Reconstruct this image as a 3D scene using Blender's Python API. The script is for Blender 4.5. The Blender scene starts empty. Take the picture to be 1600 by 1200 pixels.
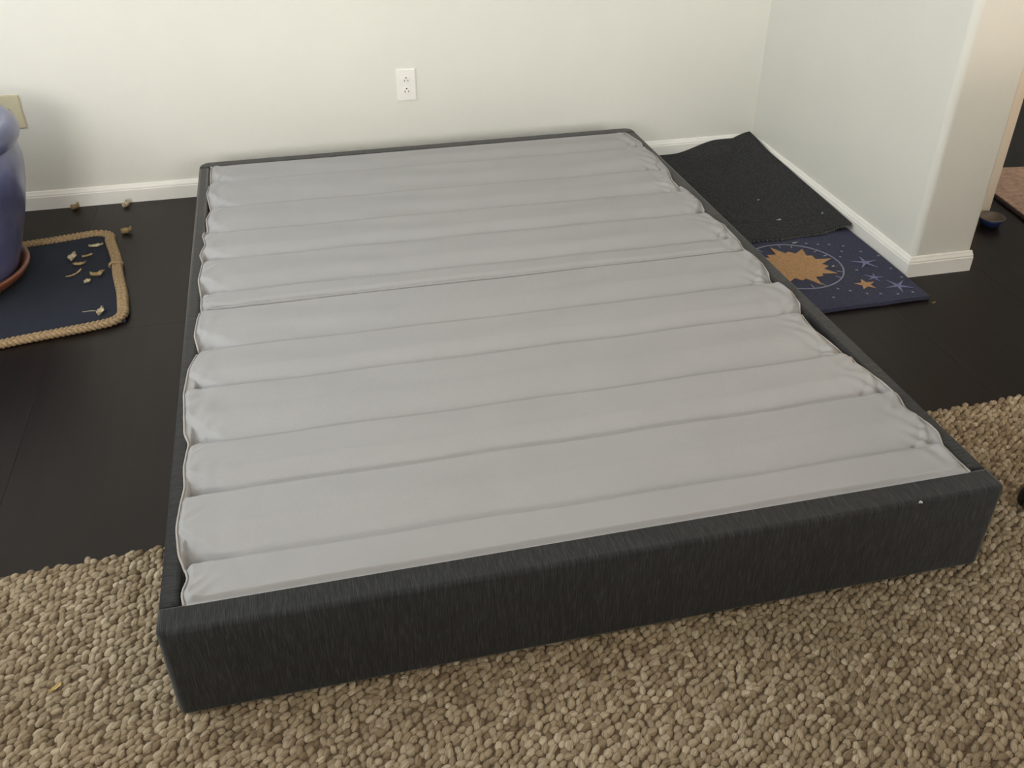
import bpy, bmesh, math, random
import numpy as np
from mathutils import Matrix, Vector, Euler

sc = bpy.context.scene
col = sc.collection
random.seed(11)
rng = np.random.default_rng(11)
PI = math.pi

# ------------------------------------------------------------------ camera
CAM = (-0.435, -3.4703, 1.3869)
YAW, PITCH, ROLL = -0.2261, -0.5954, -0.0007
Rm = (Matrix.Rotation(YAW, 3, 'Z') @ Matrix.Rotation(PITCH, 3, 'X') @ Matrix.Rotation(ROLL, 3, 'Y'))
right, fwd, up = Rm.col[0], Rm.col[1], Rm.col[2]
cd = bpy.data.cameras.new('camera')
cam = bpy.data.objects.new('camera', cd)
col.objects.link(cam)
m4 = Matrix.Identity(4)
for i in range(3):
    m4[i][0], m4[i][1], m4[i][2], m4[i][3] = right[i], up[i], -fwd[i], CAM[i]
cam.matrix_world = m4
cd.sensor_width = 36.0
cd.lens = 1477.74 * 36.0 / 1600.0
cd.clip_start = 0.05
sc.camera = cam

# ------------------------------------------------------------------ world, daylight, exposure
w = bpy.data.worlds.new('world')
sc.world = w
w.use_nodes = True
w.node_tree.nodes['Background'].inputs[0].default_value = (0.75, 0.87, 1.0, 1)
w.node_tree.nodes['Background'].inputs[1].default_value = 1.0
sc.view_settings.view_transform = 'Standard'
sc.view_settings.look = 'None'
sc.view_settings.gamma = 1.0
sc.view_settings.use_curve_mapping = False
sc.view_settings.exposure = 0.08


def area(name, loc, rot, sx, sy, power, color):
    l = bpy.data.lights.new(name, 'AREA')
    l.shape = 'RECTANGLE'
    l.size, l.size_y, l.energy, l.color = sx, sy, power, color
    o = bpy.data.objects.new(name, l)
    o.location, o.rotation_euler = loc, rot
    col.objects.link(o)
    return o


# daylight entering the left window behind the camera and the one in the left wall
area('daylight_front_window', (-1.75, -6.05, 1.75), (math.radians(90), 0, 0), 1.2, 1.1, 130, (1.0, 0.97, 0.91))
area('added_back_wall_fill', (0.85, -6.05, 1.75), (math.radians(90), 0, 0), 1.2, 1.1, 88, (1.0, 0.97, 0.91))  # added light, brightens the middle of the back wall
area('daylight_left_window', (-2.75, -1.65, 1.75), (0, math.radians(-90), 0), 1.2, 1.5, 46, (0.89, 0.95, 1.0))

# ------------------------------------------------------------------ helpers


def lin(r, g, b):
    f = lambda c: (c / 255.0 / 12.92) if c / 255.0 <= 0.04045 else ((c / 255.0 + 0.055) / 1.055) ** 2.4
    return (f(r), f(g), f(b), 1.0)


class NT:
    def __init__(self, name):
        self.m = bpy.data.materials.new(name)
        self.m.use_nodes = True
        self.t = self.m.node_tree
        self.b = self.t.nodes['Principled BSDF']

    def n(self, kind, **kw):
        nd = self.t.nodes.new(kind)
        for k, v in kw.items():
            if k.startswith('i_'):
                key = k[2:]
                key = int(key) if key.isdigit() else key.replace('_', ' ')
                nd.inputs[key].default_value = v
            else:
                setattr(nd, k, v)
        return nd

    def l(self, a, ao, b, bi):
        self.t.links.new(a.outputs[ao], b.inputs[bi] if not isinstance(bi, str) or bi in b.inputs else b.inputs[bi])


def plain(name, c, rough=0.6, spec=0.3, var=0.12, vscale=30.0, bump=0.0, bscale=300.0, sheen=0.0, metallic=0.0,
          stretch=None, coat=0.0):
    """noise-varied procedural material"""
    k = NT(name)
    tc = k.n('ShaderNodeTexCoord')
    mp = k.n('ShaderNodeMapping')
    if stretch:
        mp.inputs['Scale'].default_value = stretch
    k.l(tc, 'Object', mp, 'Vector')
    nz = k.n('ShaderNodeTexNoise', i_Scale=vscale, i_Detail=4.0)
    k.l(mp, 'Vector', nz, 'Vector')
    rp = k.n('ShaderNodeValToRGB')
    rp.color_ramp.elements[0].position = 0.3
    rp.color_ramp.elements[1].position = 0.7
    rp.color_ramp.elements[0].color = (c[0] * (1 - var), c[1] * (1 - var), c[2] * (1 - var), 1)
    rp.color_ramp.elements[1].color = (min(1, c[0] * (1 + var)), min(1, c[1] * (1 + var)), min(1, c[2] * (1 + var)), 1)
    k.l(nz, 0, rp, 0)
    k.l(rp, 0, k.b, 'Base Color')
    k.b.inputs['Roughness'].default_value = rough
    k.b.inputs['Specular IOR Level'].default_value = spec
    k.b.inputs['Metallic'].default_value = metallic
    k.b.inputs['Coat Weight'].default_value = coat
    if sheen:
        k.b.inputs['Sheen Weight'].default_value = sheen
        k.b.inputs['Sheen Roughness'].default_value = 0.5
    if bump:
        n2 = k.n('ShaderNodeTexNoise', i_Scale=bscale, i_Detail=3.0)
        k.l(mp, 'Vector', n2, 'Vector')
        bp = k.n('ShaderNodeBump', i_Strength=bump, i_Distance=0.002)
        k.l(n2, 0, bp, 'Height')
        k.l(bp, 0, k.b, 'Normal')
    return k.m


M = {}
M['wall'] = plain('wall_paint', lin(222, 221, 213), 0.75, 0.2, 0.015, 3, bump=0.35, bscale=140)
M['ceiling'] = plain('ceiling_paint', lin(235, 233, 228), 0.8, 0.2, 0.01, 3, bump=0.2, bscale=120)
M['trim'] = plain('trim_paint', lin(240, 238, 232), 0.4, 0.4, 0.02, 8)
M['casing'] = plain('casing_paint', lin(226, 216, 200), 0.45, 0.4, 0.02, 8)
M['glass_frame'] = plain('window_vinyl', lin(235, 235, 235), 0.4, 0.4, 0.02, 8)


def floor_mat():
    k = NT('espresso_wood')
    tc = k.n('ShaderNodeTexCoord')
    oi = k.n('ShaderNodeObjectInfo')
    ad = k.n('ShaderNodeVectorMath', operation='ADD')
    k.l(tc, 'Object', ad, 0)
    k.l(oi, 'Location', ad, 1)
    mp = k.n('ShaderNodeMapping')
    mp.inputs['Scale'].default_value = (40, 2.2, 1)
    k.l(ad, 0, mp, 'Vector')
    nz = k.n('ShaderNodeTexNoise', i_Scale=1.0, i_Detail=6.0, i_Roughness=0.6)
    k.l(mp, 0, nz, 'Vector')
    rp = k.n('ShaderNodeValToRGB')
    rp.color_ramp.elements[0].position, rp.color_ramp.elements[1].position = 0.3, 0.75
    rp.color_ramp.elements[0].color = lin(22, 16, 14)
    rp.color_ramp.elements[1].color = lin(32, 24, 20)
    k.l(nz, 0, rp, 0)
    hs = k.n('ShaderNodeHueSaturation')
    mr = k.n('ShaderNodeMapRange', i_3=0.92, i_4=1.08)
    k.l(oi, 'Random', mr, 0)
    k.l(mr, 0, hs, 'Value')
    k.l(rp, 0, hs, 'Color')
    k.l(hs, 0, k.b, 'Base Color')
    k.b.inputs['Roughness'].default_value = 0.38
    k.b.inputs['Specular IOR Level'].default_value = 0.24
    bp = k.n('ShaderNodeBump', i_Strength=0.12, i_Distance=0.001)
    k.l(nz, 0, bp, 'Height')
    k.l(bp, 0, k.b, 'Normal')
    return k.m


M['floor'] = floor_mat()


def tweed(name, axis):
    """charcoal upholstery: light and dark threads running across the rail"""
    k = NT(name)
    tc = k.n('ShaderNodeTexCoord')
    mp = k.n('ShaderNodeMapping')
    mp.inputs['Scale'].default_value = (1100, 38, 38) if axis == 'x' else (38, 1100, 38)
    k.l(tc, 'Object', mp, 0)
    nz = k.n('ShaderNodeTexNoise', i_Scale=1.0, i_Detail=2.0)
    k.l(mp, 0, nz, 'Vector')
    rp = k.n('ShaderNodeValToRGB')
    e = rp.color_ramp.elements
    e[0].position, e[0].color = 0.30, lin(33, 34, 35)
    e[1].position, e[1].color = 0.72, lin(66, 67, 68)
    e.new(0.52).color = lin(45, 46, 47)
    k.l(nz, 0, rp, 0)
    k.l(rp, 0, k.b, 'Base Color')
    k.b.inputs['Roughness'].default_value = 0.9
    k.b.inputs['Specular IOR Level'].default_value = 0.15
    k.b.inputs['Sheen Weight'].default_value = 0.22
    k.b.inputs['Sheen Tint'].default_value = (1.0, 0.96, 0.91, 1)
    k.b.inputs['Sheen Roughness'].default_value = 0.45
    bp = k.n('ShaderNodeBump', i_Strength=0.25, i_Distance=0.001)
    k.l(nz, 0, bp, 'Height')
    k.l(bp, 0, k.b, 'Normal')
    return k.m


M['tweed_x'] = tweed('charcoal_tweed_cross', 'x')
M['tweed_y'] = tweed('charcoal_tweed_side', 'y')
M['cover'] = plain('grey_cover_cloth', lin(160, 160, 161), 0.85, 0.15, 0.02, 5, bump=0.25, bscale=500, stretch=(1, 1, 1))
M['hem'] = plain('grey_hem_cloth', lin(170, 165, 160), 0.85, 0.15, 0.05, 80)
M['black_plastic'] = plain('black_plastic', lin(22, 22, 23), 0.45, 0.4, 0.1, 60)
M['black_fabric'] = plain('black_fabric', lin(30, 30, 31), 0.9, 0.2, 0.2, 200, bump=0.4, bscale=700)
M['steel'] = plain('dark_steel', lin(90, 90, 92), 0.35, 0.5, 0.05, 60, metallic=1.0)


def wool_mat():
    k = NT('heathered_wool')
    at = k.n('ShaderNodeAttribute', attribute_name='tint')
    rp = k.n('ShaderNodeValToRGB')
    e = rp.color_ramp.elements
    e[0].position, e[0].color = 0.0, lin(130, 113, 93)
    e[1].position, e[1].color = 1.0, lin(196, 182, 160)
    e.new(0.45).color = lin(160, 144, 121)
    k.l(at, 'Fac', rp, 0)
    uv = k.n('ShaderNodeUVMap', uv_map='UVMap')
    mp = k.n('ShaderNodeMapping')
    mp.inputs['Scale'].default_value = (0.5, 3.6, 1)
    k.l(uv, 0, mp, 0)
    nz = k.n('ShaderNodeTexNoise', i_Scale=1.0, i_Detail=3.0)
    k.l(mp, 0, nz, 'Vector')
    mx = k.n('ShaderNodeMix', data_type='RGBA', blend_type='MULTIPLY')
    mx.inputs['Factor'].default_value = 0.8
    r2 = k.n('ShaderNodeValToRGB')
    r2.color_ramp.elements[0].position, r2.color_ramp.elements[1].position = 0.3, 0.7
    r2.color_ramp.elements[0].color = (0.45, 0.42, 0.38, 1)
    r2.color_ramp.elements[1].color = (1.1, 1.1, 1.08, 1)
    k.l(nz, 0, r2, 0)
    k.t.links.new(rp.outputs[0], mx.inputs[6])
    k.t.links.new(r2.outputs[0], mx.inputs[7])
    k.t.links.new(mx.outputs[2], k.b.inputs['Base Color'])
    k.b.inputs['Roughness'].default_value = 0.95
    k.b.inputs['Specular IOR Level'].default_value = 0.1
    bp = k.n('ShaderNodeBump', i_Strength=0.5, i_Distance=0.001)
    k.l(nz, 0, bp, 'Height')
    k.l(bp, 0, k.b, 'Normal')
    return k.m


M['wool'] = wool_mat()
M['rug_base'] = plain('rug_backing', lin(106, 91, 74), 0.95, 0.1, 0.25, 180, bump=0.6, bscale=400)
M['glaze'] = plain('cobalt_glaze', lin(88, 92, 128), 0.3, 0.5, 0.35, 9, bump=0.1, bscale=40, coat=0.3)
M['terracotta'] = plain('brown_glazed_clay', lin(108, 64, 44), 0.3, 0.5, 0.3, 14, coat=0.2)
M['soil'] = plain('potting_soil', lin(52, 40, 30), 0.95, 0.1, 0.4, 90, bump=1.0, bscale=160)
M['navy_mat'] = plain('navy_weave', lin(46, 49, 58), 0.95, 0.1, 0.2, 260, bump=0.5, bscale=700)
M['jute'] = plain('jute_braid', lin(156, 133, 102), 0.9, 0.15, 0.3, 160, bump=0.6, bscale=700)
M['black_mat'] = plain('black_pile', lin(58, 58, 59), 0.95, 0.1, 0.35, 130, bump=0.9, bscale=450)
M['mat_back'] = plain('frayed_edge', lin(92, 92, 88), 0.95, 0.1, 0.3, 300)
M['blue_mat'] = plain('blue_pile', lin(68, 70, 88), 0.95, 0.1, 0.25, 240, bump=0.8, bscale=500)
M['sun_print'] = plain('tan_pile', lin(176, 140, 104), 0.95, 0.1, 0.18, 160, bump=0.8, bscale=500)
M['ring_print'] = plain('grey_pile', lin(132, 134, 150), 0.95, 0.1, 0.25, 200)
M['star_print'] = plain('lilac_pile', lin(122, 124, 160), 0.95, 0.1, 0.25, 200)
M['plate_white'] = plain('white_plastic', lin(236, 234, 228), 0.35, 0.45, 0.01, 20)
M['plate_ivory'] = plain('ivory_plastic', lin(210, 202, 172), 0.4, 0.4, 0.02, 20)
M['slot'] = plain('dark_slot', lin(40, 38, 36), 0.6, 0.3, 0.05, 20)
M['leaf_pale'] = plain('dry_pale_leaf', lin(190, 176, 148), 0.8, 0.2, 0.25, 140)
M['leaf_tan'] = plain('dry_tan_leaf', lin(165, 142, 104), 0.8, 0.2, 0.25, 140)
M['leaf_yellow'] = plain('dry_yellow_leaf', lin(186, 160, 108), 0.8, 0.2, 0.2, 140)
M['lint'] = plain('white_lint', lin(170, 170, 166), 0.9, 0.1, 0.1, 140)
M['carpet'] = plain('mauve_carpet', lin(188, 164, 150), 0.95, 0.1, 0.22, 60, bump=0.8, bscale=300)
M['carpet_edge'] = plain('carpet_binding', lin(60, 50, 48), 0.95, 0.1, 0.2, 60)
M['bowl_blue'] = plain('blue_ceramic', lin(38, 48, 92), 0.35, 0.5, 0.1, 30)
M['bowl_inside'] = plain('grey_glaze', lin(112, 102, 92), 0.4, 0.4, 0.1, 30)


def tag(o, label=None, cat=None, group=None, kind=None):
    if label:
        o['label'] = label
    if cat:
        o['category'] = cat
    if group:
        o['group'] = group
    if kind:
        o['kind'] = kind
    return o


def empty(name, loc=(0, 0, 0), rz=0.0):
    o = bpy.data.objects.new(name, None)
    o.empty_display_size = 0.1
    o.location = loc
    o.rotation_euler = (0, 0, rz)
    col.objects.link(o)
    return o


def link(name, me, mat, parent=None, loc=None, rot=None, smooth=False):
    o = bpy.data.objects.new(name, me)
    if mat is not None and not me.materials:
        me.materials.append(mat)
    col.objects.link(o)
    if parent:
        o.parent = parent
    if loc:
        o.location = loc
    if rot:
        o.rotation_euler = rot
    if smooth:
        me.polygons.foreach_set('use_smooth', [True] * len(me.polygons))
    return o


def from_bm(bm, name):
    me = bpy.data.meshes.new(name)
    bmesh.ops.recalc_face_normals(bm, faces=bm.faces)
    bm.to_mesh(me)
    bm.free()
    return me


def bm_box(bm, lo, hi):
    r = bmesh.ops.create_cube(bm, size=1.0)
    for v in r['verts']:
        v.co = Vector([lo[i] + (v.co[i] + 0.5) * (hi[i] - lo[i]) for i in range(3)])
    return r['verts']


def box_mesh(name, lo, hi, bevel=0.0, seg=3):
    bm = bmesh.new()
    bm_box(bm, lo, hi)
    if bevel:
        bmesh.ops.bevel(bm, geom=list(bm.edges), offset=bevel, segments=seg, affect='EDGES', profile=0.5)
    return from_bm(bm, name)


def lathe_mesh(name, prof, n=48, closed=False):
    vs, fs = [], []
    for r, z in prof:
        for i in range(n):
            a = 2 * PI * i / n
            vs.append((r * math.cos(a), r * math.sin(a), z))
    m = len(prof)
    rng_ = range(m if closed else m - 1)
    for j in rng_:
        j2 = (j + 1) % m
        for i in range(n):
            i2 = (i + 1) % n
            fs.append((j * n + i, j * n + i2, j2 * n + i2, j2 * n + i))
    me = bpy.data.meshes.new(name)
    me.from_pydata(vs, [], fs)
    me.update()
    return me


def tube_mesh(name, paths, radius, sides=6, closed=False):
    """paths: list of point arrays (n,3); radius a number or a list"""
    vs, fs = [], []
    for P in paths:
        P = np.asarray(P, float)
        n = len(P)
        T = np.roll(P, -1, 0) - np.roll(P, 1, 0) if closed else np.gradient(P, axis=0)
        T /= np.linalg.norm(T, axis=1)[:, None] + 1e-12
        upv = np.array([0, 0, 1.0])
        S = np.cross(T, upv)
        bad = np.linalg.norm(S, axis=1) < 1e-3
        S[bad] = (1, 0, 0)
        S /= np.linalg.norm(S, axis=1)[:, None]
        U = np.cross(S, T)
        base = len(vs)
        for i in range(n):
            rr = radius[i] if hasattr(radius, '__len__') else radius
            for k in range(sides):
                a = 2 * PI * k / sides
                vs.append(tuple(P[i] + rr * (math.cos(a) * S[i] + math.sin(a) * U[i])))
        for i in range(n if closed else n - 1):
            i2 = (i + 1) % n
            for k in range(sides):
                k2 = (k + 1) % sides
                fs.append((base + i * sides + k, base + i * sides + k2, base + i2 * sides + k2, base + i2 * sides + k))
        if not closed:
            fs.append(tuple(base + k for k in range(sides))[::-1])
            fs.append(tuple(base + (n - 1) * sides + k for k in range(sides)))
    me = bpy.data.meshes.new(name)
    me.from_pydata(vs, [], fs)
    me.update()
    return me


def prism_mesh(name, outline, z0, z1):
    bm = bmesh.new()
    vs = [bm.verts.new((x, y, z0)) for x, y in outline]
    f = bm.faces.new(vs)
    r = bmesh.ops.extrude_face_region(bm, geom=[f])
    for v in r['geom']:
        if isinstance(v, bmesh.types.BMVert):
            v.co.z = z1
    bmesh.ops.triangulate(bm, faces=[f for f in bm.faces if len(f.verts) > 4])
    return from_bm(bm, name)


# ------------------------------------------------------------------ the room
XL, XR_ROOM, YF, YB, ZC = -2.62, 4.2, -6.0, 0.0, 2.5
WX, WY, WT = 1.373, -1.158, 0.209        # stub wall: face, front end, thickness

floor = tag(link('floor', box_mesh('floor', (XL - 0.2, YF - 0.2, -0.06), (XR_ROOM + 0.2, 3.2, -0.006)), M['floor']),
            'dark espresso wood plank floor under everything', 'floor', kind='structure')
# planks: one mesh shared by all, laid along the room in staggered rows
PWID, PLEN = 0.40, 1.82
bm = bmesh.new()
bm_box(bm, (-PWID / 2 + 0.0002, -PLEN / 2 + 0.0002, -0.012), (PWID / 2 - 0.0002, PLEN / 2 - 0.0002, 0.0))
bmesh.ops.bevel(bm, geom=[e for e in bm.edges if all(abs(v.co.z) < 1e-6 for v in e.verts)], offset=0.0005, segments=1,
                affect='EDGES')
plank_me = from_bm(bm, 'plank')
plank_me.materials.append(M['floor'])
x = -1.178 - PWID * 3 + PWID / 2
row = 0
while x < 3.0:
    y = 1.2 + [0.0, -0.93, -0.31, -1.24, -0.62][row % 5]
    while y > -3.9:
        if x > 1.3 or y - PLEN / 2 < 0.0:
            link('plank', plank_me, None, floor, (x, y, 0))
        y -= PLEN
    x += PWID
    row += 1

tag(link('ceiling', box_mesh('ceiling', (XL - 0.2, YF - 0.2, ZC), (XR_ROOM + 0.2, 3.2, ZC + 0.1)), M['ceiling']),
    'white painted ceiling over the whole room', 'ceiling', kind='structure')
tag(link('wall_back', box_mesh('wall_back', (XL - 0.15, 0.0, -0.02), (WX + WT, 0.15, ZC)), M['wall']),
    'pale off-white textured wall behind the bed base', 'wall', kind='structure')


def wall_with_window(name, axis, fixed, t, a0, a1, gaps, z0, z1, label):
    bm = bmesh.new()

    def b(p0, p1, q0, q1):
        if axis == 'x':      # wall runs along x at y = fixed
            bm_box(bm, (p0, min(fixed, fixed + t), q0), (p1, max(fixed, fixed + t), q1))
        else:
            bm_box(bm, (min(fixed, fixed + t), p0, q0), (max(fixed, fixed + t), p1, q1))
    p = a0
    for wa0, wa1 in gaps:
        b(p, wa0, -0.02, ZC)
        b(wa0, wa1, -0.02, z0)
        b(wa0, wa1, z1, ZC)
        p = wa1
    b(p, a1, -0.02, ZC)
    return tag(link(name, from_bm(bm, name), M['wall']), label, 'wall', kind='structure')


wall_with_window('wall_front', 'x', YF, -0.12, XL - 0.12, XR_ROOM, [(-2.35, -1.15), (0.25, 1.45)], 1.2, 2.3,
                 'pale off-white wall with two windows, the right one added for light, behind the viewer')
wall_with_window('wall_left', 'y', XL, -0.15, YF, 0.0, [(-2.4, -0.9)], 1.15, 2.35,
                 'pale off-white wall with a window, left of the blue pot')


def window(name, axis, fixed, a0, a1, z0, z1, label):
    e = tag(empty(name, (0, 0, 0)), label, 'window', kind='structure')
    bm = bmesh.new()
    for (p0, p1, q0, q1) in ((a0, a0 + 0.04, z0, z1), (a1 - 0.04, a1, z0, z1), (a0, a1, z0, z0 + 0.04), (a0, a1, z1 - 0.04, z1),
                             ((a0 + a1) / 2 - 0.02, (a0 + a1) / 2 + 0.02, z0, z1)):
        if axis == 'x':
            bm_box(bm, (p0, fixed - 0.03, q0), (p1, fixed + 0.03, q1))
        else:
            bm_box(bm, (fixed - 0.03, p0, q0), (fixed + 0.03, p1, q1))
    link('window_frame', from_bm(bm, 'window_frame'), M['glass_frame'], e)
    return e


window('window_1', 'x', YF + 0.0, -2.35, -1.15, 1.2, 2.3, 'white framed window behind the viewer, left one')
window('added_window', 'x', YF + 0.0, 0.25, 1.45, 1.2, 2.3, 'white framed window behind the viewer, right one, added to brighten the back wall')  # added frame and opening for the extra back wall light
window('window_2', 'y', XL - 0.0, -2.4, -0.9, 1.15, 2.35, 'white framed window in the left wall')
tag(link('wall_far_right', box_mesh('wall_far_right', (XR_ROOM, YF, -0.02), (XR_ROOM + 0.12, 3.2, ZC)), M['wall']),
    'pale wall far to the right of the doorway', 'wall', kind='structure')
tag(link('wall_far_back', box_mesh('wall_far_back', (WX + WT - 0.06, 3.0, -0.02), (XR_ROOM, 3.12, ZC)), M['wall']),
    'pale wall at the far end of the next room', 'wall', kind='structure')

# stub wall with bullnose corner
R_ = 0.022


def bull(cx, cy, a0, a1, r, n=7):
    return [(cx + r * math.cos(a0 + (a1 - a0) * i / n), cy + r * math.sin(a0 + (a1 - a0) * i / n)) for i in range(n + 1)]


out = [(WX, 0.0)] + bull(WX + R_, WY + R_, PI, 1.5 * PI, R_, 16) + bull(WX + WT - 0.012, WY + 0.012, 1.5 * PI, 2 * PI, 0.012) + [(WX + WT, 0.0)]
me = prism_mesh('wall_right', out, -0.02, ZC)
o = tag(link('wall_right', me, M['wall']), 'short pale wall with rounded corner, right of the dark mats', 'wall', kind='structure')

# hall wall beyond the stub, with door casing
tag(link('wall_hall', box_mesh('wall_hall', (WX + WT - 0.06, -0.79, -0.02), (1.88, -0.69, ZC)), M['wall']),
    'narrow pale wall beside the doorway, behind the rounded corner', 'wall', kind='structure')
bm = bmesh.new()
bm_box(bm, (1.80, -0.812, 0.012), (1.914, -0.66, 2.05))
bmesh.ops.bevel(bm, geom=list(bm.edges), offset=0.004, segments=2, affect='EDGES')
tag(link('trim_1', from_bm(bm, 'trim_1'), M['casing']), 'cream painted door casing at the right edge of the view', 'trim', kind='structure')


# baseboards with a moulded top
def baseboard(name, p0, p1, nrm, label, h=0.066, t=0.014, m0=0.0, m1=0.0):
    """p0->p1 along the wall at floor level; nrm points into the room; m0/m1 mitre the outer edge at the ends"""
    prof = [(0, 0), (t, 0), (t, h * 0.70), (t * 0.86, h * 0.74), (t * 0.86, h * 0.80), (t * 0.55, h * 0.90), (t * 0.42, h * 0.97), (t * 0.2, h), (0, h)]
    d = Vector((p1[0] - p0[0], p1[1] - p0[1], 0)).normalized()
    n = Vector((nrm[0], nrm[1], 0))
    bm = bmesh.new()
    A = [bm.verts.new(Vector((p0[0], p0[1], z)) + n * o_ - d * (m0 * o_ / t)) for o_, z in prof]
    B = [bm.verts.new(Vector((p1[0], p1[1], z)) + n * o_ + d * (m1 * o_ / t)) for o_, z in prof]
    k = len(prof)
    for i in range(k):
        j = (i + 1) % k
        bm.faces.new((A[i], A[j], B[j], B[i]))
    bm.faces.new(A)
    bm.faces.new(B[::-1])
    return tag(link(name, from_bm(bm, name), M['trim']), label, 'baseboard', kind='structure')


baseboard('baseboard_back', (XL, 0.0), (WX, 0.0), (0, -1), 'white moulded baseboard along the wall behind the bed base')
baseboard('baseboard_right', (WX, 0.0), (WX, WY), (-1, 0), 'white moulded baseboard beside the dark mats', m1=0.014)
baseboard('baseboard_corner', (WX, WY), (WX + WT, WY), (0, -1), 'short white baseboard under the rounded wall corner', m0=0.014, m1=0.004)
baseboard('baseboard_left', (XL, YF), (XL, 0.0), (1, 0), 'white moulded baseboard along the left wall')

# ------------------------------------------------------------------ wool rug
RUG_TH = 0.0405
rug = tag(empty('area_rug', (0, -1.8765, 0), RUG_TH), 'chunky braided beige wool rug under the foot of the bed base', 'rug')
link('rug_base', box_mesh('rug_base', (-1.95, -1.85, 0.0), (1.70, -0.006, 0.008), 0.003, 2), M['rug_base'], rug)
# loops: plump wool knots in columns, built where they can be seen
cx_p, cy_p = 0.0130, 0.0146
cols = np.arange(-1.75, 1.69, cx_p)
rows = np.arange(-1.28, -0.004, cy_p)
CX, CY = np.meshgrid(cols, rows)
alt = (np.arange(len(cols)) % 2)[None, :] * np.ones_like(CX)
CY = CY + alt * cy_p * 0.5
px_, py_ = CX.ravel(), CY.ravel()
altf = alt.ravel()
n0 = len(px_)
px_ = px_ + rng.normal(0, 0.0020, n0) + 0.003 * np.sin(py_ * 37) * np.sin(px_ * 9)
py_ = py_ + rng.normal(0, 0.0020, n0) + 0.003 * np.sin(px_ * 31)
# leave out what the bed base covers
ct, st = math.cos(RUG_TH), math.sin(RUG_TH)
wx_ = px_ * ct - py_ * st
wy_ = -1.8765 + px_ * st + py_ * ct
keep = ~((wx_ > -0.71) & (wx_ < 0.72) & (wy_ > -2.31)) & (py_ < -0.006)
px_, py_, altf = px_[keep], py_[keep], altf[keep]
N = len(px_)
ang = math.radians(40) + rng.normal(0, 0.36, N)
sa = rng.uniform(0.0086, 0.0126, N)
sb = rng.uniform(0.0060, 0.0082, N)
sz = rng.uniform(0.0048, 0.0074, N)
zc = 0.0085 + rng.normal(0, 0.0010, N)
tint = np.clip(0.5 + rng.normal(0, 0.22, N) + 0.12 * np.sin(px_ * 5 + 2) * np.sin(py_ * 6), 0, 1)
SEG = 8
els = [math.radians(-12), math.radians(22), math.radians(54)]
tv, tuv = [], []
for e_ in els:
    for k in range(SEG):
        a = 2 * PI * k / SEG
        tv.append((math.cos(a) * math.cos(e_), math.sin(a) * math.cos(e_), math.sin(e_)))
tv.append((0, 0, 1.0))
tv = np.array(tv)
tf4 = [(j * SEG + k, j * SEG + (k + 1) % SEG, (j + 1) * SEG + (k + 1) % SEG, (j + 1) * SEG + k) for j in range(2) for k in range(SEG)]
tf3 = [(2 * SEG + k, 2 * SEG + (k + 1) % SEG, 3 * SEG) for k in range(SEG)]
nv = len(tv)
L = tv[None] * np.stack([sa, sb, sz], 1)[:, None, :]
tilt = rng.normal(0.06, 0.16, N)
Lz = L[..., 2] + L[..., 0] * np.sin(tilt)[:, None]
ca, sa2 = np.cos(ang)[:, None], np.sin(ang)[:, None]
V = np.empty((N, nv, 3))
V[..., 0] = L[..., 0] * ca - L[..., 1] * sa2 + px_[:, None]
V[..., 1] = L[..., 0] * sa2 + L[..., 1] * ca + py_[:, None]
V[..., 2] = Lz + zc[:, None]
off = (np.arange(N) * nv)[:, None, None]
F4 = (np.array(tf4)[None] + off).reshape(N, -1)
F3 = (np.array(tf3)[None] + off).reshape(N, -1)
loops = np.concatenate([F4, F3], 1).ravel()
ltot = np.tile(np.array([4] * len(tf4) + [3] * len(tf3)), N)
lst = np.concatenate([[0], np.cumsum(ltot)[:-1]])
me = bpy.data.meshes.new('wool_loops')
me.vertices.add(N * nv)
me.vertices.foreach_set('co', V.ravel().astype(np.float32))
me.loops.add(len(loops))
me.loops.foreach_set('vertex_index', loops.astype(np.int32))
me.polygons.add(len(ltot))
me.polygons.foreach_set('loop_start', lst.astype(np.int32))
me.polygons.foreach_set('use_smooth', np.ones(len(ltot), bool))
me.update(calc_edges=True)
a_ = me.attributes.new('tint', 'FLOAT', 'POINT')
a_.data.foreach_set('value', np.repeat(tint, nv).astype(np.float32))
uvl = me.uv_layers.new(name='UVMap')
vu = np.tile(tv[:, :2], (N, 1)) + np.repeat(rng.uniform(0, 60, (N, 2)), nv, 0)
uvl.data.foreach_set('uv', vu[loops].ravel().astype(np.float32))
lo = link('wool_loops', me, M['wool'], rug)
tag(lo, 'plump beige and brown wool loops', kind='stuff')

# ------------------------------------------------------------------ bed base
BX, BY, BTH, BW, BL, BH = -0.7758, -0.2655, 0.0114, 1.53, 2.093, 0.2202
bed = tag(empty('bed_base', (BX, BY, 0), BTH),
          'low charcoal tweed upholstered bed base with ribbed grey cloth top', 'bed base')


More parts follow.
